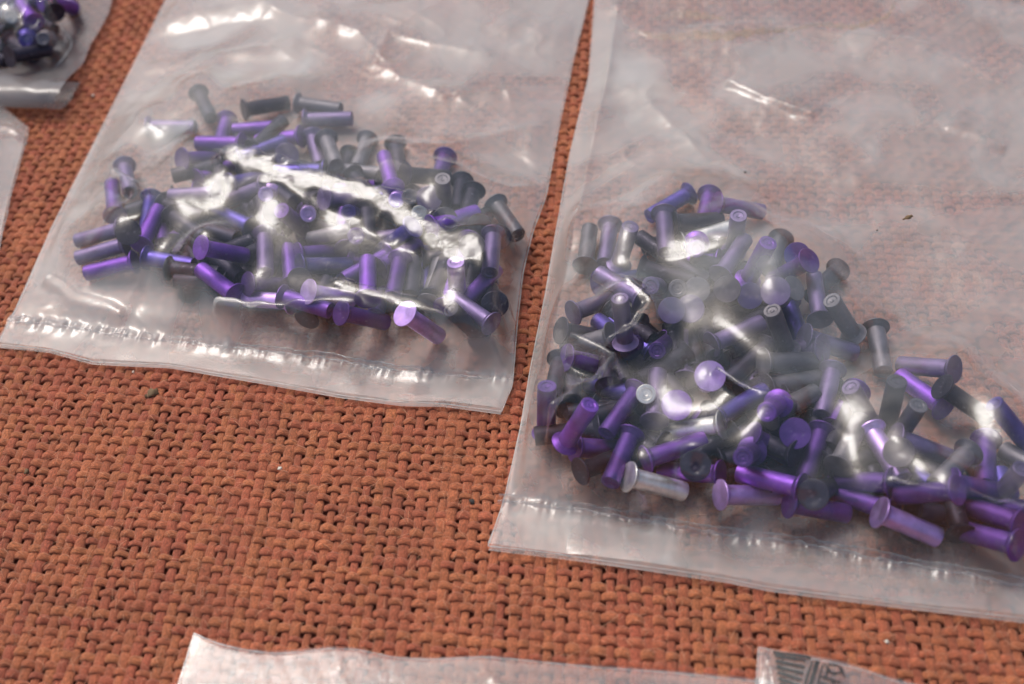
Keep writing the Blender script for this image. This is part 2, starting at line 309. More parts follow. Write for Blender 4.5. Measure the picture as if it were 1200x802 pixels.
RIGHT = [
('A',685,317,692,262,'g',1,"dark grey rivet, head down, leftmost of the three standing together in the right bag"),('A',716,256,708,315,'m',1,"mauve rivet, head up, in the middle of the standing three"),
('A',725,311,738,268,'m',1,"mauve rivet, head down, rightmost of the three standing together"),('A',753,351,698,319,'m',1),('A',715,330,756,324,'b',0),('T',763,335,0,0,'m',0),
('A',674,366,726,346,'m',1),('A',733,402,727,354,'m',1),('A',660,388,715,399,'d',0),('A',704,397,655,411,'g',1),('A',718,390,700,376,'b',0),
('A',640,509,641,456,'p',1,"purple rivet at the far left corner of the right bag's pile, head down"),('A',662,520,692,474,'v',1),('A',745,459,707,513,'p',1),('A',685,525,738,528,'p',0),('A',678,428,657,464,'m',0),
('A',767,493,771,432,'m',1),('F',793,475,0,0,'v',2,"round violet rivet head lower left of the bright lilac one"),('F',832,441,0,0,'l',2,"brightest lilac round rivet head facing the viewer in the right bag"),
('A',831,500,761,511,'s',2,"silver rivet lying level with its head to the right"),('A',756,539,823,516,'v',1),('A',741,505,713,571,'p',1,"purple rivet, head up, slanting down beside the white silver one"),
('A',737,559,804,577,'s',2,"whitest silver rivet at the pile's lower edge, head to the left"),('A',845,556,775,552,'v',0),('F',815,546,0,0,'d',0),('A',933,571,861,553,'v',1),('A',848,580,913,581,'l',1),
('T',871,536,0,0,'p',1),('A',890,516,936,542,'p',0),('F',932,508,0,0,'p',2,"round dark purple rivet head facing the viewer, right of the bright round end"),
('A',843,489,898,457,'b',2),('T',899,483,0,0,'v',2,"small bright violet round rivet end near the pile's middle"),('A',909,453,959,444,'g',1,"grey round-headed rivet seen from its face, shank going right"),('A',903,487,957,459,'g',1),
('A',897,425,961,423,'g',1),('A',957,400,1008,416,'m',1),('A',963,408,902,411,'m',0),('A',919,401,906,367,'g',1),('A',923,354,941,405,'b',1),('A',962,381,953,319,'m',2,"mauve rivet standing on its head near the right bag pile's upper right edge"),
('A',966,332,950,348,'d',0),('A',999,391,974,351,'g',1),('A',1025,380,1036,441,'g',2,"grey rivet, head up, standing clear at the pile's right slope"),('F',934,299,0,0,'b',0),('A',938,311,903,330,'p',1),
('A',876,329,899,287,'v',2,"bright violet rivet, head down, near the top right of the pile"),('A',843,325,874,279,'m',1),('A',909,297,901,318,'g',0),('F',879,347,0,0,'b',0),('F',909,342,0,0,'m',1),('A',925,341,884,363,'g',1),
('A',838,402,895,377,'m',2),('F',817,340,0,0,'g',2,"round grey rivet head facing the viewer in the right bag's upper pile"),('A',844,307,779,307,'p',1),('T',816,292,0,0,'v',2,"small bright violet round rivet end near the top of the right pile"),
('A',797,284,856,267,'s',1),('A',811,225,757,256,'b',2,"blue-violet rivet at the very top of the right bag's pile"),('A',778,253,781,300,'m',2),('A',839,239,896,249,'p',2,"purple rivet at the top right of the right bag's pile, head left"),
('A',796,261,845,258,'d',0),('A',829,240,823,265,'p',0),('A',860,292,865,256,'m',1),('F',852,339,0,0,'d',0),('T',794,338,0,0,'g',0),('F',787,364,0,0,'m',1),('A',803,447,805,391,'m',1),('A',824,382,838,418,'d',1),
('T',770,411,0,0,'p',1),('A',864,461,868,403,'m',0),('A',884,398,882,458,'m',1),('A',976,433,963,487,'m',1),('A',986,483,974,500,'v',0),('A',964,502,942,564,'p',1),('A',985,541,1013,485,'g',2,"silvery mauve rivet, head down, right of a purple slanting one"),
('A',1022,499,996,452,'m',1),('A',1024,510,1061,568,'l',2,"pale lilac rivet, head up left, slanting to the lower right"),('A',1037,566,965,564,'p',1,"purple rivet lying level, head right, left of the pale slanting one"),
('A',931,591,998,603,'p',1),('A',1037,597,978,577,'p',0),('F',953,580,0,0,'d',0),('A',1034,602,1104,632,'l',1,"brightest lilac rivet along the right bag pile's lower edge"),('A',1122,574,1051,581,'p',1),
('A',1193,613,1125,590,'p',0),('A',1184,637,1116,619,'p',1),('A',1142,572,1207,585,'p',1),('A',1070,521,1114,538,'m',1),('A',1133,532,1095,570,'g',1),('A',1155,531,1154,568,'p',0),('A',1212,549,1176,527,'g',0),
('A',1206,523,1163,471,'b',1,"blue-violet rivet slanting off the right edge of the photo"),('A',1108,456,1157,490,'d',0),('A',1105,477,1053,440,'v',1,"violet rivet slanting down to its flared head at the right slope"),
('A',1117,433,1054,428,'m',0),('A',1040,495,1050,452,'d',0),('A',1050,516,1074,479,'g',0),('F',1053,530,0,0,'d',0),('A',1079,562,1044,539,'b',0),('A',1180,571,1196,552,'m',0),('A',1040,560,1009,536,'d',0),
('A',850,352,853,381,'d',0),('F',809,362,0,0,'m',0),('A',684,424,722,432,'p',0),('T',757,462,0,0,'s',0),('A',655,430,645,475,'d',0),('A',900,520,860,505,'d',0),('A',745,380,700,360,'d',0),('A',730,460,690,450,'b',0),
('A',770,520,720,500,'d',0),('A',820,420,845,465,'d',0),('A',930,470,980,480,'d',0),('A',950,440,915,470,'d',0),('A',905,560,960,548,'d',0),('A',1085,600,1140,610,'d',0),('A',700,545,740,530,'d',0),('A',1225,600,1180,596,'p',0)]
CORNER = [('T',16,26,0,0,'s',2,"round silver rivet end in the top left corner bag"),('A',-38,24,10,0,'v',1),('A',46,38,23,5,'v',1),('T',33,54,0,0,'b',1),('T',53,52,0,0,'g',0),('A',10,50,48,78,'d',0),('A',62,10,92,16,'p',0),('A',-20,50,20,66,'d',0),
('A',60,-20,40,14,'b',0),('A',-35,70,12,78,'d',0),('A',2,-14,40,-20,'p',0),('A',-5,30,-40,5,'d',0),('A',70,30,52,-12,'d',0),('A',30,70,62,64,'d',0),('A',0,2,30,-22,'d',0),('A',14,44,-22,36,'d',0),('A',36,22,70,44,'d',0),('A',-10,60,-42,44,'d',0),('A',75,-10,88,20,'m',0),('A',20,14,-10,4,'p',0)]  # near-black ones added here stand in for shadow between the traced rivets
def solve(e):
    k, hx, hy, tx, ty, c, ly = e[:7]; z0 = (1.65+1.9*ly)*MM
    if k in 'FT':
        up = 1 if k == 'F' else -1
        z1 = (4.8+1.0*ly)*MM; p = P(hx, hy, z1); d = (CAMP-p)/np.linalg.norm(CAMP-p)
        d = d+rng.normal(0, 0.13, 3); d[2] = max(d[2], 0.45) if ly < 2 else d[2]; d /= np.linalg.norm(d)
        lift = max(0, (1.5*MM-(p-d*LR)[2])); p = p+(CAMP-p)/np.linalg.norm(CAMP-p)*lift*1.2
        q = p-d*LR
        return (p, q) if up > 0 else (q, p)
    a, b = P(hx, hy, z0), P(tx, ty, z0); L = np.linalg.norm(a-b)
    if L >= LR*0.985:
        mdl = (a+b)/2; d = (a-b)/L; return mdl+d*LR/2, mdl-d*LR/2
    if L < 0.86*LR:                                        # only part of it is seen: let the head run on under its neighbours
        for _ in range(60):
            hx += (hx-tx)*0.03; hy += (hy-ty)*0.03; a = P(hx, hy, z0); L = np.linalg.norm(a-b)
            if L >= 0.86*LR: break
    def raise_(fx, fy, gx, gy):      # g stays at z0, f rises
        g = P(gx, gy, z0); lo, hi = z0, z0+9*MM
        for _ in range(30):
            mid = (lo+hi)/2
            if np.linalg.norm(P(fx, fy, mid)-g) < LR: lo = mid
            else: hi = mid
        f = P(fx, fy, (lo+hi)/2); d = (f-g)/np.linalg.norm(f-g); return g+d*LR, g
    f, g = raise_(hx, hy, tx, ty)
    if abs(hx-tx) > 1.2*abs(hy-ty): return f, g
    f2, g2 = raise_(tx, ty, hx, hy)
    return g2, g2+(f2-g2)
def segseg(p1, q1, p2, q2):
    d1, d2, r = q1-p1, q2-p2, p1-p2; a, e, f = d1@d1, d2@d2, d2@r; c = d1@r; b = d1@d2; den = a*e-b*b
    s = np.clip((b*f-c*e)/den, 0, 1) if den > 1e-12 else 0.5; t = (b*s+f)/e
    if t < 0: t = 0; s = np.clip(-c/a, 0, 1)
    elif t > 1: t = 1; s = np.clip((b-c)/a, 0, 1)
    return p1+d1*s, p2+d2*t, s, t
def settle(E):
    hs = [list(solve(e)) for e in E]; n = len(E)
    order = [e[6]*10 + (5 if e[0] in 'FT' else 0) + e[2]*0.001 for e in E]
    for it in range(60):
        moved = 0
        for i in range(n):
            for j in range(i+1, n):
                if np.linalg.norm((hs[i][0]+hs[i][1]-hs[j][0]-hs[j][1])/2) > LR*1.05: continue
                a, b, s, t = segseg(hs[i][0], hs[i][1], hs[j][0], hs[j][1]); d = np.linalg.norm(a-b); need = 2.45*MM
                if s < 0.12: need += 0.5*MM
                if t < 0.12: need += 0.5*MM
                if d >= need: continue
                f, g = (i, j) if order[i] >= order[j] else (j, i); mv = (need-d)*0.5; moved += 1
                m1 = (hs[f][0]+hs[f][1])/2; v = (CAMP-m1)/np.linalg.norm(CAMP-m1)*mv; hs[f] = [hs[f][0]+v, hs[f][1]+v]
                m2 = (hs[g][0]+hs[g][1])/2; v = (CAMP-m2)/np.linalg.norm(CAMP-m2)*mv*0.8
                if min(hs[g][0][2], hs[g][1][2])-v[2] > 1.45*MM: hs[g] = [hs[g][0]-v, hs[g][1]-v]
        for i in range(n):
            for k in (0, 1):
                if hs[i][k][2] < 1.35*MM: hs[i][k] = hs[i][k].copy(); hs[i][k][2] = 1.35*MM
            mx = 7.2*MM; top = max(hs[i][0][2], hs[i][1][2])
            if top > mx:
                v = (CAMP-hs[i][0])/np.linalg.norm(CAMP-hs[i][0])*(top-mx)/0.74
                if min(hs[i][0][2], hs[i][1][2])-v[2] > 1.3*MM: hs[i] = [hs[i][0]-v, hs[i][1]-v]
        if not moved: break
    for _ in range(3):                                   # let every rivet sink, away from the lens, until it rests on something
        for i in sorted(range(n), key=lambda i: min(hs[i][0][2], hs[i][1][2])):
            m1 = (hs[i][0]+hs[i][1])/2; v = (CAMP-m1)/np.linalg.norm(CAMP-m1)*0.3*MM
            for k in range(25):
                a, b = hs[i][0]-v, hs[i][1]-v
                if min(a[2]-0.9*MM, b[2]) < 1.45*MM: break
                bad = False
                for j in range(n):
                    if j == i or np.linalg.norm((a+b-hs[j][0]-hs[j][1])/2) > LR*1.05: continue
                    c, d_, s, t = segseg(a, b, hs[j][0], hs[j][1])
                    if np.linalg.norm(c-d_) < min(2.2*MM, np.linalg.norm(c-d_+v)+1e-6): bad = True; break
                if bad: break
                hs[i] = [a, b]
    return hs
def fillers(hs, region, n, z0=1.6*MM, gap=1.8*MM):
    out = []; tries = 0; xs = np.array([0.5*(a+b) for a, b in hs])
    while len(out) < n and tries < 9000:
        tries += 1; x, y = region[tries % len(region)]; x += random.uniform(-30, 30); y += random.uniform(-22, 22)
        c = P(x, y, z0+random.choice((0, 0, 1.6, 2.8))*MM); a = random.uniform(0, 2*math.pi); d = np.array([math.cos(a), math.sin(a), 0.0])*LR/2; h, t = c+d, c-d; ok = True
        for (p, q) in hs+out:
            if np.linalg.norm((p+q)/2-c) > LR*1.1: continue
            u, v, _, _ = segseg(h, t, p, q)
            if np.linalg.norm(u-v) < gap: ok = False; break
        if ok: out.append((h, t))
    return out
def proj(p):
    v = np.asarray(p)-CAMP; d = v@FW; return (600+FPX*(v@RT)/d, 401-FPX*(v@UP)/d)
def compass(dx, dy):
    a = math.degrees(math.atan2(-dy, dx)) % 360
    return ['right', 'upper right', 'up', 'upper left', 'left', 'lower left', 'down', 'lower right'][int((a+22.5)//45) % 8]
REL = {'right': 'right of', 'upper right': 'above right of', 'up': 'above', 'upper left': 'above left of', 'left': 'left of', 'lower left': 'below left of', 'down': 'below', 'lower right': 'below right of'}
MARKS = {
 'left': [((200,150),"the lone mauve rivet"),((374,124),"the topmost grey rivet"),((503,233),"the big mauve disc"),((491,250),"the small silver end"),((594,258),"the rightmost grey rivet"),((431,325),"the upright violet rivet"),
          ((262,295),"the bright level violet rivet"),((353,327),"the black dome head"),((128,314),"the parallel three"),((553,364),"the lower right corner rivet"),((330,295),"the bright leaning violet rivet")],
 'right': [((712,285),"the standing three"),((784,240),"the topmost blue-violet rivet"),((816,292),"the upper bright round end"),((817,340),"the round grey head"),((832,441),"the brightest lilac disc"),((793,475),"the round violet head"),
           ((770,567),"the whitest rivet"),((899,483),"the lower bright round end"),((1030,410),"the clear-standing grey rivet"),((1070,617),"the brightest lower lilac rivet"),((1042,540),"the pale slanting rivet"),((932,508),"the dark purple disc"),((1080,460),"the flared violet rivet")],
 'corner': [((16,26),"the silver round end"),((53,52),"the grey round end")]}
used = set()
def auto_label(e, hs, bag):
    c = CN[e[5]]; h, t = proj(hs[0]), proj(hs[1]); mx, my = (h[0]+t[0])/2, (h[1]+t[1])/2
    if e[0] == 'F': what, (mx, my) = f"{c} rivet, face to the viewer,", h
    elif e[0] == 'T': what, (mx, my) = f"{c} rivet, round end to the viewer,", t
    else:
        dr = compass(h[0]-t[0], h[1]-t[1]); what = f"{c} rivet, head {dr},"
    ms = sorted(MARKS[bag], key=lambda q: (q[0][0]-mx)**2+(q[0][1]-my)**2)
    best = []
    for q in ms[:6]:
        dx, dy = mx-q[0][0], my-q[0][1]; dist = math.hypot(dx, dy); near = 'just ' if dist < 45 else ('' if dist < 110 else 'well ')
        best.append(f"{what} {near}{REL[compass(dx, dy)]} {q[1]}")
    for s in best:
        if s not in used and len(s.split()) <= 16: used.add(s); return s
    for extra in (' upper one', ' lower one', ' half hidden', ' deeper one'):
        s = best[0]+','+extra
        if s not in used and len(s.split()) <= 17: used.add(s); return s
    return best[0]
PILE = {}; FILLED = []; BURIED = []
def make_rivets(E, bag, group, region, nfill):
    nfill = min(nfill, 292-len(LEFT)-len(RIGHT)-len(CORNER)-sum(max(0, len(v)-n0) for v, n0 in FILLED))
    hs = settle(E)
    if bag == 'corner': hs = [[a+np.array([0, 0, 1.4*MM]), b+np.array([0, 0, 1.4*MM])] for a, b in hs]
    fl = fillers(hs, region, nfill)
    E = list(E)+[('A', 0, 0, 0, 0, random.choice('ddddpb'), 0) for _ in fl]; hs = hs+[list(f) for f in fl]  # added fillers, mostly near-black so the pile's gaps look shaded
    for e in E:
        if len(e) > 7: used.add(e[7])
    for e, (h, t) in zip(E, hs):
        ax = Vector(h-t).normalized(); q = ax.to_track_quat('Z', 'Y')
        o = empty("rivet", tuple(h)); o.rotation_mode = 'QUATERNION'; o.rotation_quaternion = q; o.empty_display_size = 0.002; o.scale = (random.uniform(0.95, 1.05),)*2+(random.uniform(0.97, 1.03),)
        a, b = RMESH[e[5]]
        link("head", a, None, o); link("shank", b, None, o)
        tag(o, e[7] if len(e) > 7 else auto_label(e, (h, t), bag), "rivet", group)
    if bag != 'corner':                                                  # more dark fillers, added so the gaps between rivets look shaded
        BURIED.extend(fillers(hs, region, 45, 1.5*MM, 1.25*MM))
    PILE[bag] = hs; FILLED.append((hs, len(E)-len(fl)))
make_rivets(LEFT, 'left', "rivets in the left bag", [(200,260),(260,220),(300,180),(330,240),(380,220),(420,260),(300,320),(360,330),(450,300),(500,320),(540,320),(520,260),(250,310),(450,240)], 42)
make_rivets(RIGHT, 'right', "rivets in the right bag", [(700,420),(740,400),(780,430),(820,400),(860,380),(900,430),(930,470),(980,500),(1000,550),(1050,560),(1100,590),(800,510),(860,520),(730,500),(690,490),(1150,590),(830,330),(800,300)], 52)
make_rivets(CORNER, 'corner', "rivets in the corner bag", [(20,30)], 0)
def buried_mesh():
    V = []; F = []; b = 0
    for h, t in BURIED:
        M4 = Matrix.Translation(Vector(h)) @ Vector(h-t).normalized().to_track_quat('Z', 'Y').to_matrix().to_4x4(); R_ = np.array(M4)
        for me in RMESH['d']:
            co = np.zeros(len(me.vertices)*3, np.float32); me.vertices.foreach_get('co', co); co = co.reshape(-1, 3)@R_[:3, :3].T+R_[:3, 3]
            V.extend(map(tuple, co)); F.extend(tuple(i+b for i in p.vertices) for p in me.polygons); b += len(co)
    me = bpy.data.meshes.new("gap_filler_rivets"); me.from_pydata(V, [], F); me.update(); me.polygons.foreach_set('use_smooth', [True]*len(me.polygons)); me.set_sharp_from_angle(angle=math.radians(24)); return me
if BURIED: tag(link("gap_filler_rivets", buried_mesh(), RM['d']), "filler rivets deep in the two big piles, coloured near-black to shade the gaps", "rivets", None, 'stuff')
# ------------------------------------------------------------------ polythene bags
def resample(L, n):
    L = np.asarray(L, float); d = np.r_[0, np.cumsum(np.linalg.norm(np.diff(L, axis=0), axis=1))]; t = np.linspace(0, d[-1], n)
    # smooth (Catmull-Rom like) through cubic resampling
    X = np.stack([np.interp(t, d, L[:, 0]), np.interp(t, d, L[:, 1])], 1)
    k = max(1, n//60)
    for _ in range(k):
        Y = X.copy(); Y[1:-1] = (X[:-2]+2*X[1:-1]+X[2:])/4; X = Y
    return X
def coons(left, bottom, right, top, nu, nv):
    """grid from four photo-pixel polylines: left and right run bottom to top, bottom and top run left to right"""
    W = lambda L, n: P(*resample(L, n).T)[:, :2]
    l, r, b, t = W(left, nv), W(right, nv), W(bottom, nu), W(top, nu)
    u = np.linspace(0, 1, nu)[:, None, None]; v = np.linspace(0, 1, nv)[None, :, None]
    return (1-v)*b[:, None]+v*t[:, None]+(1-u)*l[None]+u*r[None]-((1-u)*(1-v)*b[0]+u*(1-v)*b[-1]+(1-u)*v*t[0]+u*v*t[-1])
def laplace(h, obst, fixed, fv, pres, it):
    for _ in range(it):
        a = h.copy(); a[1:-1, 1:-1] = 0.25*(h[:-2, 1:-1]+h[2:, 1:-1]+h[1:-1, :-2]+h[1:-1, 2:])+pres[1:-1, 1:-1]
        a[:, -1] = a[:, -2]; h = np.maximum(a, obst); h = np.where(fixed, fv, h)
    return h
def zoomg(a, nu, nv):
    x = np.linspace(0, a.shape[0]-1, nu); y = np.linspace(0, a.shape[1]-1, nv); xi = np.minimum(x.astype(int), a.shape[0]-2); yi = np.minimum(y.astype(int), a.shape[1]-2)
    fx = (x-xi)[:, None]; fy = (y-yi)[None]
    return (a[xi][:, yi]*(1-fx)+a[xi+1][:, yi]*fx)*(1-fy)+(a[xi][:, yi+1]*(1-fx)+a[xi+1][:, yi+1]*fx)*fy
def blur(a, n):
    for _ in range(n):
        b = np.pad(a, 1, mode='edge'); a = (b[:-2, 1:-1]+b[2:, 1:-1]+b[1:-1, :-2]+b[1:-1, 2:]+4*a)/8
    return a
def grid_mesh(name, XY, Z, milk=None):
    nu, nv = Z.shape; V = np.dstack([XY, Z]).reshape(-1, 3); i = np.arange(nu*nv).reshape(nu, nv)
    F = np.stack([i[:-1, :-1], i[1:, :-1], i[1:, 1:], i[:-1, 1:]], -1).reshape(-1, 4)
    me = mesh_np(name, V, F)
    a = me.attributes.new('milk', 'FLOAT', 'POINT'); a.data.foreach_set('value', np.ascontiguousarray(np.ones(nu*nv) if milk is None else milk.ravel(), dtype=np.float32))
    return me
def grid_less(name, V, F):
    me = mesh_np(name, V, F); a = me.attributes.new('milk', 'FLOAT', 'POINT'); a.data.foreach_set('value', np.ones(len(V), dtype=np.float32)); return me
def W2(L): return P(*np.array(L, float).T)[:, :2]
def edge_glint(name, lines, root, z=0.55*MM, r=0.10*MM, mat=None):
    """the cut or folded edge of a sheet: a thin bead that catches the light"""
    V = []; F = []; loc = np.array(root.location)
    for L in lines:
        t = resample(L, 120); q = P(*t.T, z)[:, :2]-loc[:2]; tn = np.gradient(q, axis=0); tn /= np.linalg.norm(tn, axis=1)[:, None]+1e-12; b = len(V)
        for k in range(120):
            n_ = np.array([-tn[k, 1], tn[k, 0]]); rr = r*(1+0.4*math.sin(k*1.3)*math.sin(k*0.37)); zz = z+0.12*MM*math.sin(k*0.21)
            for a in range(5): w_ = a*2*math.pi/5; V.append((q[k, 0]+n_[0]*rr*math.cos(w_), q[k, 1]+n_[1]*rr*math.cos(w_), zz+rr*math.sin(w_)))
        for k in range(119):
            for a in range(5): F.append((b+k*5+a, b+k*5+(a+1) % 5, b+(k+1)*5+(a+1) % 5, b+(k+1)*5+a))
    link(name, grid_less(name, np.array(V), np.array(F)), mat or M_EDGE, root)
def make_bag(label, left, bottom, right, top, seam, pile, creases, puff, nu, nv, mats, seed, wr=1.0, group="clear polythene bags on the cloth", milky=(), glare_bands=(), base=0.0, edge_r=0.10, glare_tilt=0.0):
    root = empty("plastic_bag", tuple(P(*np.mean(bottom, 0), 0.0))); tag(root, label, "plastic bag", group)
    XY = coons(left, bottom, right, top, nu, nv)
    loc = np.array(root.location)
    sw = W2(seam) if seam else None
    dl, _ = polyd(XY, W2(left)); dr, _ = polyd(XY, W2(right)); db, _ = polyd(XY, W2(bottom)); de = np.minimum(dl, dr)
    if sw is not None:
        ds, sa = polyd(XY, sw)
        # which side of the seam: below if nearer the bottom than the seam is
        zb = np.interp(XY[..., 0], sw[:, 0], sw[:, 1]); below = XY[..., 1] < zb
    else: ds = db; below = np.zeros(XY.shape[:2], bool); sa = ds*0
    obst = np.full(XY.shape[:2], 0.45*MM)
    if pile is not None:
        pts = []
        for h, t in pile:
            ax = (h-t)/np.linalg.norm(h-t); o = np.cross(ax, [0.3, 0.2, 0.93]); o /= np.linalg.norm(o); o2 = np.cross(ax, o)
            for q in np.linspace(0.04, 0.98, 14):
                c = h-ax*LR*q
                for a in np.linspace(0, 2*math.pi, 12, endpoint=False): pts.append(c+(o*math.cos(a)+o2*math.sin(a))*RS)
            for a in np.linspace(0, 2*math.pi, 20, endpoint=False):
                for rr in (1.0, 0.6): pts.append(h+(o*math.cos(a)+o2*math.sin(a))*RH*rr)
        pts = np.array(pts)
        # nearest grid node by inverting the coons map locally through a coarse search table
        cu = slice(None, None, 4); G = XY[::4, ::4].reshape(-1, 2); idx = np.stack(np.meshgrid(np.arange(0, nu, 4), np.arange(0, nv, 4), indexing='ij'), -1).reshape(-1, 2)
        for k in range(0, len(pts), 400):
            q = pts[k:k+400]; d = ((q[:, None, :2]-G[None])**2).sum(-1); j = idx[d.argmin(1)]
            bi = j.copy(); bd = d.min(1)
            for du in range(-3, 4):
                for dv in range(-3, 4):
                    a = np.clip(j[:, 0]+du, 0, nu-1); b = np.clip(j[:, 1]+dv, 0, nv-1); dd = ((XY[a, b]-q[:, :2])**2).sum(-1); m_ = dd < bd
                    bd = np.where(m_, dd, bd); bi[m_, 0] = a[m_]; bi[m_, 1] = b[m_]
            good = bd < (1.2*MM)**2
            np.maximum.at(obst, (bi[good, 0], bi[good, 1]), q[good, 2]+0.22*MM)
        # close pinholes between splats
        for _ in range(2):
            b = np.pad(obst, 1, mode='edge'); mx_ = np.max([b[:-2, 1:-1], b[2:, 1:-1], b[1:-1, :-2], b[1:-1, 2:]], 0); obst = np.maximum(obst, mx_-0.12*MM)
    fixed = np.zeros_like(below); fixed[0] = fixed[-1] = True; fixed[:, 0] = True
    fixed |= below; fixed |= (ds < 0.5*MM) & (seam is not None)
    fixed |= de < 0.5*MM
    fv = np.full(obst.shape, 0.45*MM); obst = np.where(fixed, 0.45*MM, obst)
    cell = np.linalg.norm(XY[1, nv//2]-XY[0, nv//2])
    h = None
    for f in (8, 4, 2, 1):
        a, b = max(8, nu//f), max(8, nv//f)
        iu = np.linspace(0, nu-1, a).astype(int); iv = np.linspace(0, nv-1, b).astype(int)
        # coarse obstacle = max over the block, so nothing pokes through
        ob = obst.copy()
        for _ in range(f//2):
            q = np.pad(ob, 1, mode='edge'); ob = np.max([ob, q[:-2, 1:-1], q[2:, 1:-1], q[1:-1, :-2], q[1:-1, 2:]], 0)
        ob = ob*0+0.45*MM if pile is not None else ob
        ob = ob[iu][:, iv]; fx = fixed[iu][:, iv]; v_ = fv[iu][:, iv]
        pres = np.full((a, b), puff*(cell*f)**2)
        h = np.maximum(ob, v_) if h is None else zoomg(h, a, b)
        h = laplace(h, np.where(fx, v_, ob), fx, v_, pres, {8: 400, 4: 200, 2: 90, 1: 40}[f])
    if pile is not None:                                                 # the film is drawn taut over the heap, spanning the hollows
        def dil(e, k):
            for _ in range(k):
                q = np.pad(e, 1, mode='edge'); e = np.max([e, q[:-2, 1:-1], q[2:, 1:-1], q[1:-1, :-2], q[1:-1, 2:]], 0)
            return e
        hb = obst-0.45*MM; e = zoomg(blur(dil(hb, 11)[::3, ::3], 60), nu, nv)
        for rnd in range(5):
            vi = np.maximum(hb-e+0.1*MM, 0)
            if vi.max() < 0.12*MM: break
            e = e+zoomg(blur(dil(vi, 14)[::3, ::3], 26), nu, nv)
        edge = sstep(0.4*MM, 3.5*MM, np.minimum(de, np.where(below, 0, ds)))
        onpile = sstep(2*MM, 5*MM, e); h = 0.45*MM+np.sqrt((e*edge)**2+(h-0.45*MM)**2); h = np.where(fixed, 0.45*MM, np.maximum(h, obst*1.0)); h = blur(h, 3)
    else: onpile = np.zeros(obst.shape); h = blur(h, 8)
    # wrinkles: long soft folds, then finer crumples; none at the sealed edges
    X, Y = XY[..., 0]*1000, XY[..., 1]*1000
    ins = sstep(0.3*MM, 5*MM, de)*np.where(below, 0, 1)*sstep(0.2*MM, 5*MM, ds)
    w1 = vnoise(X/17+seed, Y/11+seed*2, 41+seed); w2 = vnoise((X+Y)/8+seed, (Y-X)/13, 42+seed); w3 = vnoise(X/4.2, Y/3.6+seed, 43+seed); w4 = vnoise((X-0.5*Y)/2.6, (Y+X)/6.5, 44+seed)
    rid = (0.5-np.abs(w2)*2)
    slack = (1.0*w1*2+0.55*np.clip(rid, 0, 1)**3*2*(1-0.5*onpile)+(0.16*w3*2+0.10*w4*2)*(1-0.85*onpile))*MM*wr
    if pile is not None:
        near = sstep(0, 3.0*MM, h-0.45*MM)*0.0+1
    h = h+np.maximum(slack+0.35*MM*wr, 0)*ins
    if glare_tilt: dt, _ = polyd(XY, W2(top)); h = h+glare_tilt*np.minimum(dt, 25*MM)*sstep(0, 8*MM, de)   # added slope: upper sheet rises toward the viewer, turning off the sun's glare
    Gf = XY.reshape(-1, 2)
    def on_film(L, hh):                                                  # where the line of sight meets the raised film, not the table
        z_ = np.full(len(L), 2*MM); A = np.array(L, float)
        for _ in range(6):
            q = P(A[:, 0], A[:, 1], z_)[:, :2]; z_ = 0.5*z_+0.5*np.array([hh.reshape(-1)[((Gf-a)**2).sum(1).argmin()] for a in q])
        return P(A[:, 0], A[:, 1], z_)[:, :2]
    h0 = h.copy()
    for cr in creases:
        L, amp, wid = cr[:3]; kind = cr[3] if len(cr) > 3 else 'r'
        d, al = polyd(XY, on_film(L, h0)); fade = np.sin(np.clip(al, 0, 1)*math.pi)**0.4*0.9+0.1
        wob_ = 1+0.35*vnoise(al*9, al*0+3.3, 60+seed)*2
        if kind == 'r': g = np.exp(-np.abs(d)/(wid*MM))              # sharp crease
        elif kind == 'g': g = np.exp(-(d/(wid*MM))**2)               # round fold
        h = h+amp*MM*g*fade*wob_*np.where(fixed & ~below, 0, 1)
    for L, wid, k in glare_bands:                                              # film shaped to mirror the sun at the lens, making a glare streak
        q = on_film(L, h); c = np.append(q.mean(0), 5*MM); v = (CAMP-c)/np.linalg.norm(CAMP-c); n_ = v+np.array(sd); n_ /= np.linalg.norm(n_); gr = -n_[:2]/n_[2]
        d, al = polyd(XY, q); wm = wid*MM; inb = d < wm*1.2; nb = 24; bi = np.clip((al*nb).astype(int), 0, nb-1); hl = np.full(nb, np.nan); hb2 = np.full(nb, np.nan)
        for b in range(nb):
            m_ = inb & (bi == b)
            if m_.any(): hl[b] = np.percentile(h[m_], 92); hb2[b] = h[m_].max()
        hl = np.interp(np.arange(nb), np.arange(nb)[~np.isnan(hl)], hl[~np.isnan(hl)]); xb = np.arange(nb); hb_ = np.interp(xb, xb[~np.isnan(hb2)], hb2[~np.isnan(hb2)]); lf = np.polyval(np.polyfit(xb, hl, 1), xb); hl = 0.3*lf+0.7*lf.mean(); hl = hl+max(0, np.percentile(hb_-hl, 90))
        dq = np.r_[0, np.cumsum(np.linalg.norm(np.diff(q, axis=0), axis=1))]; dq /= dq[-1]        # foot point on the strip's spine
        foot = np.stack([np.interp(al, dq, q[:, 0]), np.interp(al, dq, q[:, 1])], -1)
        tgt = np.interp(al, (np.arange(nb)+0.5)/nb, hl)+((XY-foot)@gr)-(0.16/(2*wm))*d**2+0.016*MM*np.sin(2*math.pi*((XY-foot)@(gr/np.linalg.norm(gr))/(1.35*MM)+1.6*vnoise(X/5, Y/5, 66)*2))
        edge = d/wm+0.25*vnoise(X/2.2, Y/2.2, 67)*2
        h = h+(np.maximum(tgt, obst)-h)*(1-sstep(0.35, 1.15, edge))*k
        h = np.where(d < wm*1.6, blur(h, 1), h)
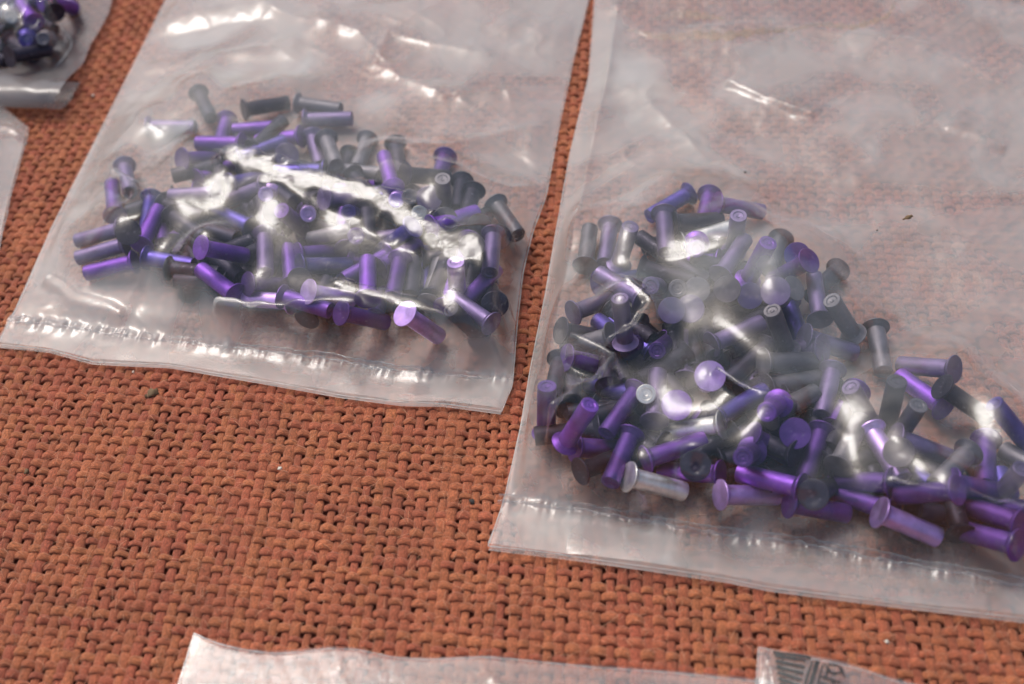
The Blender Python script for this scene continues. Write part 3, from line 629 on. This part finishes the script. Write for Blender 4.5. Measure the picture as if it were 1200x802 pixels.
    # the seam's puckers and the flat flap beyond it
    if sw is not None:
        puck = vnoise(sa*70, sa*0+1.1, 70+seed)*2; puck2 = vnoise(sa*160, sa*0+7.7, 71+seed)*2
        h = h+np.exp(-(ds/(1.3*MM))**2)*np.clip(0.35+0.45*puck+0.35*puck2, 0, 2)*1.2*MM*np.where(below, 0.45, 1)
        fl = np.where(below, 1, 0)*sstep(0, 2*MM, ds)
        h = h+fl*(0.30*w1*2+0.12*w3*2+0.25)*MM*0.9*sstep(0, 1.5*MM, de+0.3*MM)
        h += np.where(below, np.maximum(0, vnoise(X/9, Y*0+2, 72+seed)*2)*sstep(6*MM, 0, db)*0.5*MM, 0)
    lowz = 0.12*MM+0*h
    lo = lowz+ (0.10*vnoise(X/9, Y/7, 80+seed)+0.05)*MM*2*0.5
    # the lower sheet reaches a little further than the upper one
    XYb = XY.copy(); cen = XY.mean((0, 1)); XYb = XY+(XY-cen)*0.0
    XYb[..., 1] -= 0.9*MM*sstep(12*MM, 0, db)
    XYb -= loc[:2]; XYt = XY-loc[:2]
    h = np.maximum(h, lo+0.06*MM)
    h = h+base; lo = lo+base
    milk = np.ones(h.shape)
    if pile is not None:                                                 # haze painted thinner over the rivets, imitating film that scatters less on contact
        ob = obst > 1.2*MM; cover = zoomg(blur(ob.astype(float)[::2, ::2], 30), nu, nv); gap = np.clip(h-obst, 0, 6*MM)
        milk = milk*(1-0.93*sstep(0.02, 0.35, cover))
    for (x, y, r, dm) in milky:
        c = on_film([(x, y)], h0)[0]; rr = np.linalg.norm(P(x+r, y, 0)[:2]-P(x, y, 0)[:2]); dd = np.linalg.norm(XY-c, axis=-1)/rr+0.5*vnoise(X/7, Y/7, 95)*2+0.05*vnoise(X/1.5, Y/1.5, 96)*2
        milk = milk+dm*(1-sstep(0.5, 1.2, dd))  # milky patches painted by place, for film haze and the sky's veil together
    milk = np.clip(milk, 0.03, 3)
    link("lower_sheet", grid_mesh("lower_sheet", XYb[::2, ::2], lo[::2, ::2]), mats[1], root)
    link("upper_sheet", grid_mesh("upper_sheet", XYt, h, milk), mats[0], root)
    edge_glint('folded_edge_glint', [left, right], root, base+0.5*MM, edge_r*MM); edge_glint('cut_edge_glint', [bottom if seam else top], root, base+0.5*MM, 0.08*MM)
    if sw is not None:                                                   # the heat-seal bead, a thin melted ridge
        t = resample(seam, 320); q0 = P(*t.T)[:, :2]; K = len(q0); tn = np.gradient(q0, axis=0); tn /= np.linalg.norm(tn, axis=1)[:, None]; nn = np.stack([-tn[:, 1], tn[:, 0]], 1); VV = []; FF = []
        inx = (P(*np.array([left[0]]).T)[0, 0]-1*MM < q0[:, 0])
        s_ = np.linspace(0, 1, K)
        for line, (offm, big) in enumerate(((0.0, 1.0), (1.15, 0.7))):
            wd = big*(0.13+0.12*np.clip(vnoise(s_*90, s_*0, 90+seed+line)*2+0.3, 0, 1.3))*MM
            zt = 0.62*MM+big*(0.34*np.clip(vnoise(s_*120, s_*0+4, 91+seed+line)*2+0.3, 0, 1.2)+0.22)*MM; q = q0+nn*(offm*MM+0.28*MM*vnoise(s_*60, s_*0+9, 92+seed+line)*2)[:, None]
            V = np.stack([np.c_[q-nn*wd[:, None], np.full(K, 0.35*MM)], np.c_[q-nn*wd[:, None]*0.5, zt], np.c_[q+nn*wd[:, None]*0.5, zt*1.02], np.c_[q+nn*wd[:, None], np.full(K, 0.35*MM)]], 1)
            V[..., :2] -= loc[:2]; i = np.arange(K*4).reshape(K, 4); a, b = np.nonzero(inx)[0][[0, -1]]; i = i[a:b+1]
            FF.append(np.stack([i[:-1, :-1], i[1:, :-1], i[1:, 1:], i[:-1, 1:]], -1).reshape(-1, 4)+line*K*4); VV.append(V.reshape(-1, 3))
        link("heat_seal", grid_less("heat_seal", np.vstack(VV), np.vstack(FF)), mats[2], root)
    return root
M_TOP = film_material("polythene_upper", 0.10, 0.34, 0.3)
M_LOW = film_material("polythene_lower", 0.18, 0.32, 2.1, wob=0.2)
M_CLEAR = film_material("polythene_clear", 0.05, 0.14, 5.0, rough=0.06)
M_SCRAP = film_material("polythene_scrap", 0.08, 0.16, 6.0, wob=0.3)
M_ROLL_SHADED = film_material("polythene_roll_shaded", 0.40, 0.55, 9.0, tint=(0.30, 0.30, 0.31), wob=0.15)  # dark tint stands in for the corner bag's shade on it
M_EDGE = film_material("polythene_edge_glint", 0.35, 0.5, 7.0, rough=0.05, wob=0.1)  # milkier film for the added beads, so sheet edges draw bright
M_STAIN = film_material("dried_stain", 0.16, 0.34, 8.0, tint=(0.50, 0.36, 0.17), wob=0.1)
M_INK = plain("grey_ink", (0.035, 0.035, 0.035), 0.5)
M_SEAL = film_material("polythene_seal", 0.10, 0.2, 4.0, rough=0.05, wob=0.1)
make_bag("clear bag of purple rivets at left, sealed end toward the viewer",
  left=[(-3,404),(18,365),(60,270),(95,200),(130,130),(160,70),(195,0),(235,-90)], bottom=[(-3,404),(60,410),(110,424),(200,428),(300,445),(400,463),(470,472),(520,473),(588,482)],
  right=[(588,482),(601,452),(606,380),(613,320),(625,270),(640,230),(655,150),(672,70),(690,0),(708,-90)], top=[(235,-90),(480,-90),(708,-90)],
  seam=[(10,378.5),(15,379),(82,387),(175,401),(300,414),(385,424),(461,437),(541,445),(601,449)], pile=PILE['left'],
  creases=[([(300,0),(350,25),(420,40),(470,95),(520,115),(590,108),(640,130)], 1.3, 2.2), ([(470,95),(440,80),(455,40),(500,52),(575,65)], 1.0, 1.8), ([(640,150),(560,165),(480,178),(520,200),(600,225),(640,215)], 1.3, 2.2),
           ([(200,60),(260,70),(330,60),(400,20)], 1.0, 4, 'g'), ([(20,355),(150,370),(290,385),(420,392),(520,410),(600,432)], 0.9, 2.4, 'g'), ([(430,350),(500,385),(560,410),(600,440)], 1.2, 1.8)],
  puff=0.9, nu=300, nv=320, mats=(M_TOP, M_LOW, M_SEAL), seed=3,
  milky=[(200,120,70,0.6),(330,90,60,0.4),(560,130,50,-0.5),(250,30,50,0.5),(470,345,40,0.5),(120,230,40,0.4),(400,160,60,0.4),(540,230,50,0.4)],
  glare_bands=[([(275,195),(330,208),(380,225),(440,240),(500,275),(540,292)], 4.6, 1.0), ([(140,215),(165,230),(160,255)], 2.0, 0.9), ([(395,335),(450,350),(520,385)], 1.8, 0.8), ([(260,372),(330,382),(420,392)], 1.6, 0.8), ([(60,330),(90,350),(140,368)], 1.6, 0.8)])
right_bag = make_bag("larger clear bag of purple rivets at right, its sealed end toward the viewer",
  left=[(572,640),(590,590),(610,500),(622,430),(638,350),(650,280),(668,180),(690,90),(697,0),(705,-90)], bottom=[(572,640),(650,649),(750,663),(850,678),(900,688),(1000,701),(1100,713),(1200,725),(1330,738)],
  right=[(1330,738),(1330,600),(1320,400),(1300,200),(1280,0),(1270,-90)], top=[(705,-90),(980,-90),(1270,-90)],
  seam=[(584,590),(590,590.5),(640,597),(700,603),(760,615),(800,622),(860,632),(940,640),(1000,652),(1080,668),(1200,690),(1360,710)], pile=PILE['right'],
  creases=[([(725,0),(712,90),(690,190),(672,280),(655,360),(640,440)], 1.1, 1.6), ([(850,95),(900,120),(960,135)], 1.2, 2.2), ([(760,120),(800,160),(830,190)], 0.9, 2.5), ([(1100,140),(1150,165),(1180,175)], 1.0, 2.5),
           ([(740,40),(850,35),(920,30),(1000,45),(1100,60),(1200,110)], 1.0, 2.5), ([(700,320),(755,345),(765,370),(720,408),(700,420)], 1.4, 1.8), ([(640,500),(680,470),(705,445),(660,430)], 1.3, 1.8), ([(1060,580),(1110,590),(1150,600),(1200,590)], 1.1, 2)],
  puff=0.7, nu=360, nv=360, mats=(M_TOP, M_LOW, M_SEAL), seed=8,
  milky=[(820,15,90,-0.85),(960,5,60,-0.8),(930,140,60,-0.55),(1110,30,60,-0.6),(860,290,80,0.5),(760,270,60,0.4),(960,350,80,0.5),(930,420,60,0.4),(720,330,50,0.3),(1050,440,60,0.4),(1080,190,80,-0.5),(780,90,70,0.5),(1150,330,60,-0.3)],
  glare_bands=[([(735,342),(762,365),(745,395),(715,418)], 1.2, 1.0), ([(650,505),(690,465),(720,445),(670,425)], 1.3, 1.0), ([(1040,580),(1100,590),(1160,600),(1200,612)], 1.5, 0.8), ([(855,100),(895,115),(950,135)], 1.1, 1.0), ([(840,440),(880,465),(930,480)], 0.6, 0.9), ([(1110,150),(1170,175)], 1.2, 0.8)])
def ribbon_on(root, name, L, wid, mat, lift=0.12*MM):
    up = [o for o in root.children if o.name.startswith('upper_sheet')][0].data; co = np.zeros(len(up.vertices)*3, np.float32); up.vertices.foreach_get('co', co); co = co.reshape(-1, 3)
    loc = np.array(root.location); K = 70; t = resample(L, K); V = []
    for k in range(K):
        x, y = t[k]; tn = t[min(k+1, K-1)]-t[max(k-1, 0)]; n_ = np.array([-tn[1], tn[0]])/np.linalg.norm(tn); w_ = wid*(0.25+0.75*math.sin(math.pi*k/(K-1)))*(1+0.4*math.sin(k*0.9)+0.25*math.sin(k*2.3))
        for sg in (-1, -0.3, 0.4, 1):
            q = P(x+n_[0]*w_*sg, y+n_[1]*w_*sg, 2.0*MM)-loc; d = ((co[:, :2]-q[:2])**2).sum(1).argmin(); V.append((q[0], q[1], co[d, 2]+lift*(0.4 if abs(sg) == 1 else 1)))
    i = np.arange(K*4).reshape(K, 4); F = np.stack([i[:-1, :-1], i[1:, :-1], i[1:, 1:], i[:-1, 1:]], -1).reshape(-1, 4)
    link(name, grid_less(name, np.array(V), F), mat, root)
ribbon_on(right_bag, "brown_stain", [(735,32),(770,44),(810,46),(850,50),(890,42),(925,36)], 4.5, M_STAIN)
ribbon_on(right_bag, "brown_stain", [(925,38),(960,30),(1000,34),(1040,20),(1050,0)], 3.5, M_STAIN)
ribbon_on(right_bag, "brown_stain", [(760,22),(800,14),(850,22)], 5, M_STAIN)
# --- the smaller bags that reach into the frame
make_bag("crumpled corner of a clear rivet bag at the photo's top left, over the roll",
  left=[(-160,92),(-170,20),(-175,-90)], bottom=[(-160,92),(-60,88),(0,89),(55,91)], right=[(55,91),(70,74),(83,55),(84,48),(76,38),(60,25),(45,0),(20,-90)], top=[(-175,-90),(-80,-95),(20,-90)],
  seam=None, pile=PILE['corner'], creases=[([(22,0),(40,20),(58,34),(82,50)], 1.2, 0.8), ([(75,-5),(68,12),(56,30)], 1.0, 0.7), ([(27,38),(50,42),(60,45)], 0.8, 0.7), ([(83,55),(65,70),(55,88)], 1.0, 1.2)],
  puff=0.9, nu=150, nv=120, mats=(M_CLEAR, M_CLEAR, M_SEAL), seed=13, base=1.2*MM, edge_r=0.2, glare_bands=[([(63,64),(57,80)], 0.8, 1.0)])
make_bag("empty clear film corner poking in at the photo's left edge",
  left=[(-150,330),(-160,200),(-150,80)], bottom=[(-150,330),(-80,335),(-12,330)], right=[(-12,330),(0,287),(12,232),(22,195),(31,165),(33,150)], top=[(-150,80),(-60,100),(0,128),(33,150)],
  seam=None, pile=None, creases=[([(-20,170),(10,160),(33,150)], 1.2, 1.0), ([(-5,128),(0,180),(-8,230)], 1.0, 1.5)], puff=4.0, nu=110, nv=110, mats=(M_LOW, M_LOW, M_SEAL), seed=21, wr=0.8, glare_bands=[([(5,150),(22,162)], 1.0, 0.8)])
make_bag("clear bag at the bottom edge with a wavy open mouth and white creases",
  left=[(165,900),(190,850),(210,800),(228,743)], bottom=[(165,900),(600,910),(960,915)], right=[(960,915),(930,870),(915,835),(905,800)],
  top=[(228,743),(245,751),(262,757),(290,763),(320,766),(350,764),(385,760),(420,762),(460,771),(500,773),(570,770),(640,777),(760,787),(830,793),(905,800)],
  seam=None, pile=None, creases=[([(250,830),(280,795),(305,768)], 1.0, 1.2), ([(395,760),(400,790),(412,830)], 1.0, 1.6), ([(560,772),(580,800),(620,840)], 0.8, 1.6), ([(700,785),(715,810),(760,850)], 0.8, 2)],
  puff=0.0, nu=260, nv=70, mats=(M_SCRAP, M_SCRAP, M_SEAL), seed=27, wr=0.3, edge_r=0.10, glare_tilt=0.30, glare_bands=())
pb = make_bag("small clear bag corner with dark print at the lower right edge",
  left=[(884,900),(885,850),(886,802),(889,759)], bottom=[(884,900),(1050,905),(1210,910)], right=[(1210,910),(1180,860),(1150,835),(1120,815)],
  top=[(889,759),(920,767),(955,773),(990,779),(1040,795),(1066,802),(1120,815)],
  seam=None, pile=None, creases=[([(895,765),(903,785),(906,810)], 0.5, 0.8)], puff=0.4, nu=120, nv=70, mats=(M_SCRAP, M_SCRAP, M_SEAL), seed=33, wr=0.4, glare_tilt=0.2)
# the dark print on that bag: slanting strokes and letter-like marks, flat ink on the film
def print_mark():
    V = []; F = []; loc = np.array(pb.location)
    up = [o for o in pb.children if o.name.startswith('upper_sheet')][0].data; co = np.zeros(len(up.vertices)*3, np.float32); up.vertices.foreach_get('co', co); co = co.reshape(-1, 3)
    def stroke(x0, y0, x1, y1, w0, w1):
        N = 8; b = len(V)
        for k in range(N+1):
            t = k/N; x, y = x0+(x1-x0)*t, y0+(y1-y0)*t; n = np.array([-(y1-y0), x1-x0]); n = n/np.linalg.norm(n); w_ = (w0+(w1-w0)*t)/2*(1+random.uniform(-.2, .2))
            for sg in (-1, 1):
                q = P(x+n[0]*w_*sg, y+n[1]*w_*sg, 1.0*MM)-loc; d = ((co[:, :2]-q[:2])**2).sum(1).argmin(); V.append((q[0], q[1], co[d, 2]+0.18*MM))
        for k in range(N): F.append((b+2*k, b+2*k+1, b+2*k+3, b+2*k+2))
    for k in range(6): stroke(908+k*1.0, 768+k*7, 944-k*1.5, 776+k*8.0, 4.6, 3.2)
    stroke(906, 764, 950, 772, 3.4, 4.5); stroke(952, 776, 940, 812, 3.0, 3.4); stroke(958, 776, 946, 816, 5.0, 5.5); stroke(964, 780, 956, 812, 2.0, 2.2)
    for a, b, c, d in ((966, 779, 974, 792), (974, 792, 986, 790), (986, 790, 983, 781), (983, 781, 970, 780), (970, 786, 966, 800), (962, 796, 984, 803), (960, 804, 980, 812), (986, 783, 989, 796), (972, 798, 977, 806)): stroke(a, b, c, d, 2.6, 2.6)
    return mesh_np("printed_mark", np.array(V), np.array(F))
link("printed_mark", print_mark(), M_INK, pb)
# the folded bag under the corner bag: its end is turned over into an open roll
def rolled_bag():
    root = empty("plastic_bag", tuple(P(0, 135, 0))); tag(root, "clear bag, darkened for shade, lying under the corner bag, its end turned over into an open roll", "plastic bag", "clear polythene bags on the cloth")
    a, b = P(-160, 128, 0)[:2], P(70, 137, 0)[:2]; ax = (b-a); L = np.linalg.norm(ax); ax /= L; bk = np.array([-ax[1], ax[0]]); r = 2.6*MM
    prof = []                       # (distance back from the front, height)
    for t in np.linspace(0, 1, 8)[:-1]: prof.append((9*MM*(1-t)+r*1.0, 0.4*MM+0.2*MM*math.sin(t*6)))
    for t in np.linspace(-90, 80, 22): prof.append((r*1.15-math.cos(math.radians(t))*r*1.15, 0.45*MM+r*0.95+math.sin(math.radians(t))*r*0.95))
    for t in np.linspace(0, 1, 40)[1:]: prof.append((r*1.5+t*48*MM, 0.45*MM+r*1.9*(1-0.87*sstep(0, 1, t*3.2))))
    prof = np.array(prof); K = len(prof); NU = 120
    # right-hand edge: traced, as a function of the distance back
    edge_px = [(70,137),(74,118),(76,97),(90,75),(105,50),(117,35),(127,15),(131,0),(138,-30),(150,-90)]
    zs = np.array([0.5, 3, 5.2, 3.5, 1.5, 1.2, 1.2, 1.2, 1.2, 1.2])*MM
    E = np.array([P(x, y, z_)[:2] for (x, y), z_ in zip(edge_px, zs)]); eb = (E-b)@bk; ea = (E-b)@ax; o_ = np.argsort(eb)
    XY = np.zeros((NU, K, 2)); Z = np.zeros((NU, K))
    for k in range(K):
        lim = L+np.interp(prof[k, 0], eb[o_], ea[o_]) if k > 24 else L+np.interp(prof[k, 0]*0.5, eb[o_], ea[o_])*0.5-0.4*MM*math.sin(k*0.13)
        u = np.linspace(0, 1, NU)*lim; XY[:, k] = a+ax*u[:, None]+bk*prof[k, 0]; xx = u*1000
        Z[:, k] = prof[k, 1]+(0.25*vnoise(xx/9, xx*0+prof[k, 0]*1000/8, 77)*2+0.10*vnoise(xx/3, xx*0+prof[k, 0]*1000/3, 78)*2)*MM*min(1, k/10)
    milk = np.full(Z.shape, 1.0); link("rolled_sheet", grid_mesh("rolled_sheet", XY-np.array(root.location)[:2], Z, milk), M_ROLL_SHADED, root)
    q = [(-160, 60, 0.3), (68, 100, 0.3), (96, 70, 0.3), (125, 12, 0.3), (140, -60, 0.3), (-160, -80, 0.3)]
rolled_bag()
# ------------------------------------------------------------------ specks and crumbs
def crumb(name, x, y, zh, size, mat, label, cat, el=1.0, ang=0.0):
    V = []; F = []; n1, n2 = 6, 9; seed = random.random()*50; p = P(x, y, zh)
    for i in range(n1+1):
        for j in range(n2):
            a, b = math.pi*i/n1, 2*math.pi*j/n2; r = 1+0.35*math.sin(seed+i*2.1+j*1.7)*math.sin(a); q = np.array([math.sin(a)*math.cos(b)*r*el, math.sin(a)*math.sin(b)*r, math.cos(a)*0.6*r])*size*MM
            V.append((q[0]*math.cos(ang)-q[1]*math.sin(ang), q[0]*math.sin(ang)+q[1]*math.cos(ang), q[2]))
    for i in range(n1):
        for j in range(n2): F.append((i*n2+j, i*n2+(j+1) % n2, (i+1)*n2+(j+1) % n2, (i+1)*n2+j))
    o = link(name, mesh_np(name, np.array(V), np.array(F), False), mat); o.location = tuple(p); tag(o, label, cat, None)
M_WHITE = plain("pale_crumb", (0.75, 0.70, 0.58), 0.6); M_DARK = plain("dark_crumb", (0.04, 0.035, 0.03), 0.7); M_OLIVE = plain("olive_bit", (0.17, 0.11, 0.055), 0.8)
crumb("crumb", 328, 549, -0.3*MM, 0.30, M_WHITE, "white crumb lying on the open cloth below the left bag", "crumb", 1.3)
crumb("crumb", 1039, 752, -0.3*MM, 0.28, M_WHITE, "white crumb on the cloth just above the printed bag corner", "crumb")
crumb("crumb", 109, 112, -0.3*MM, 0.30, M_WHITE, "white crumb on the cloth left of the left bag's upper edge", "crumb")
crumb("crumb", 156, 436, -0.2*MM, 0.26, M_WHITE, "tiny pale crumb on the cloth beside the olive tuft", "crumb", 0.7)
crumb("tuft", 178, 461, -0.75*MM, 0.85, M_OLIVE, "olive brown tuft stuck in the cloth below the left bag's seal", "tuft", 1.3, 0.4)
crumb("crumb", 553, 588, -0.4*MM, 0.55, M_DARK, "dark crumb in the weave left of the right bag's lower corner", "crumb", 0.7, 0.5)
crumb("crumb", 31, 553, -0.4*MM, 0.5, M_OLIVE, "olive crumb in the weave at the photo's left edge", "crumb", 0.8)
crumb("flake", 1064, 255, 5.0*MM, 0.38, M_OLIVE, "small brown flake lying on top of the right bag", "flake", 2.6, 0.35)
crumb("crumb", 873, 202, 5.0*MM, 0.2, M_DARK, "dark speck on the right bag above the topmost rivets", "crumb", 1.3)
crumb("crumb", 1028, 270, 5.0*MM, 0.15, M_DARK, "dark speck on the right bag left of the brown flake", "crumb")
print("TRI", sum(len(o.data.loops)-2*len(o.data.polygons) for o in S.objects if o.type == 'MESH'), "OBJ", len(S.objects))
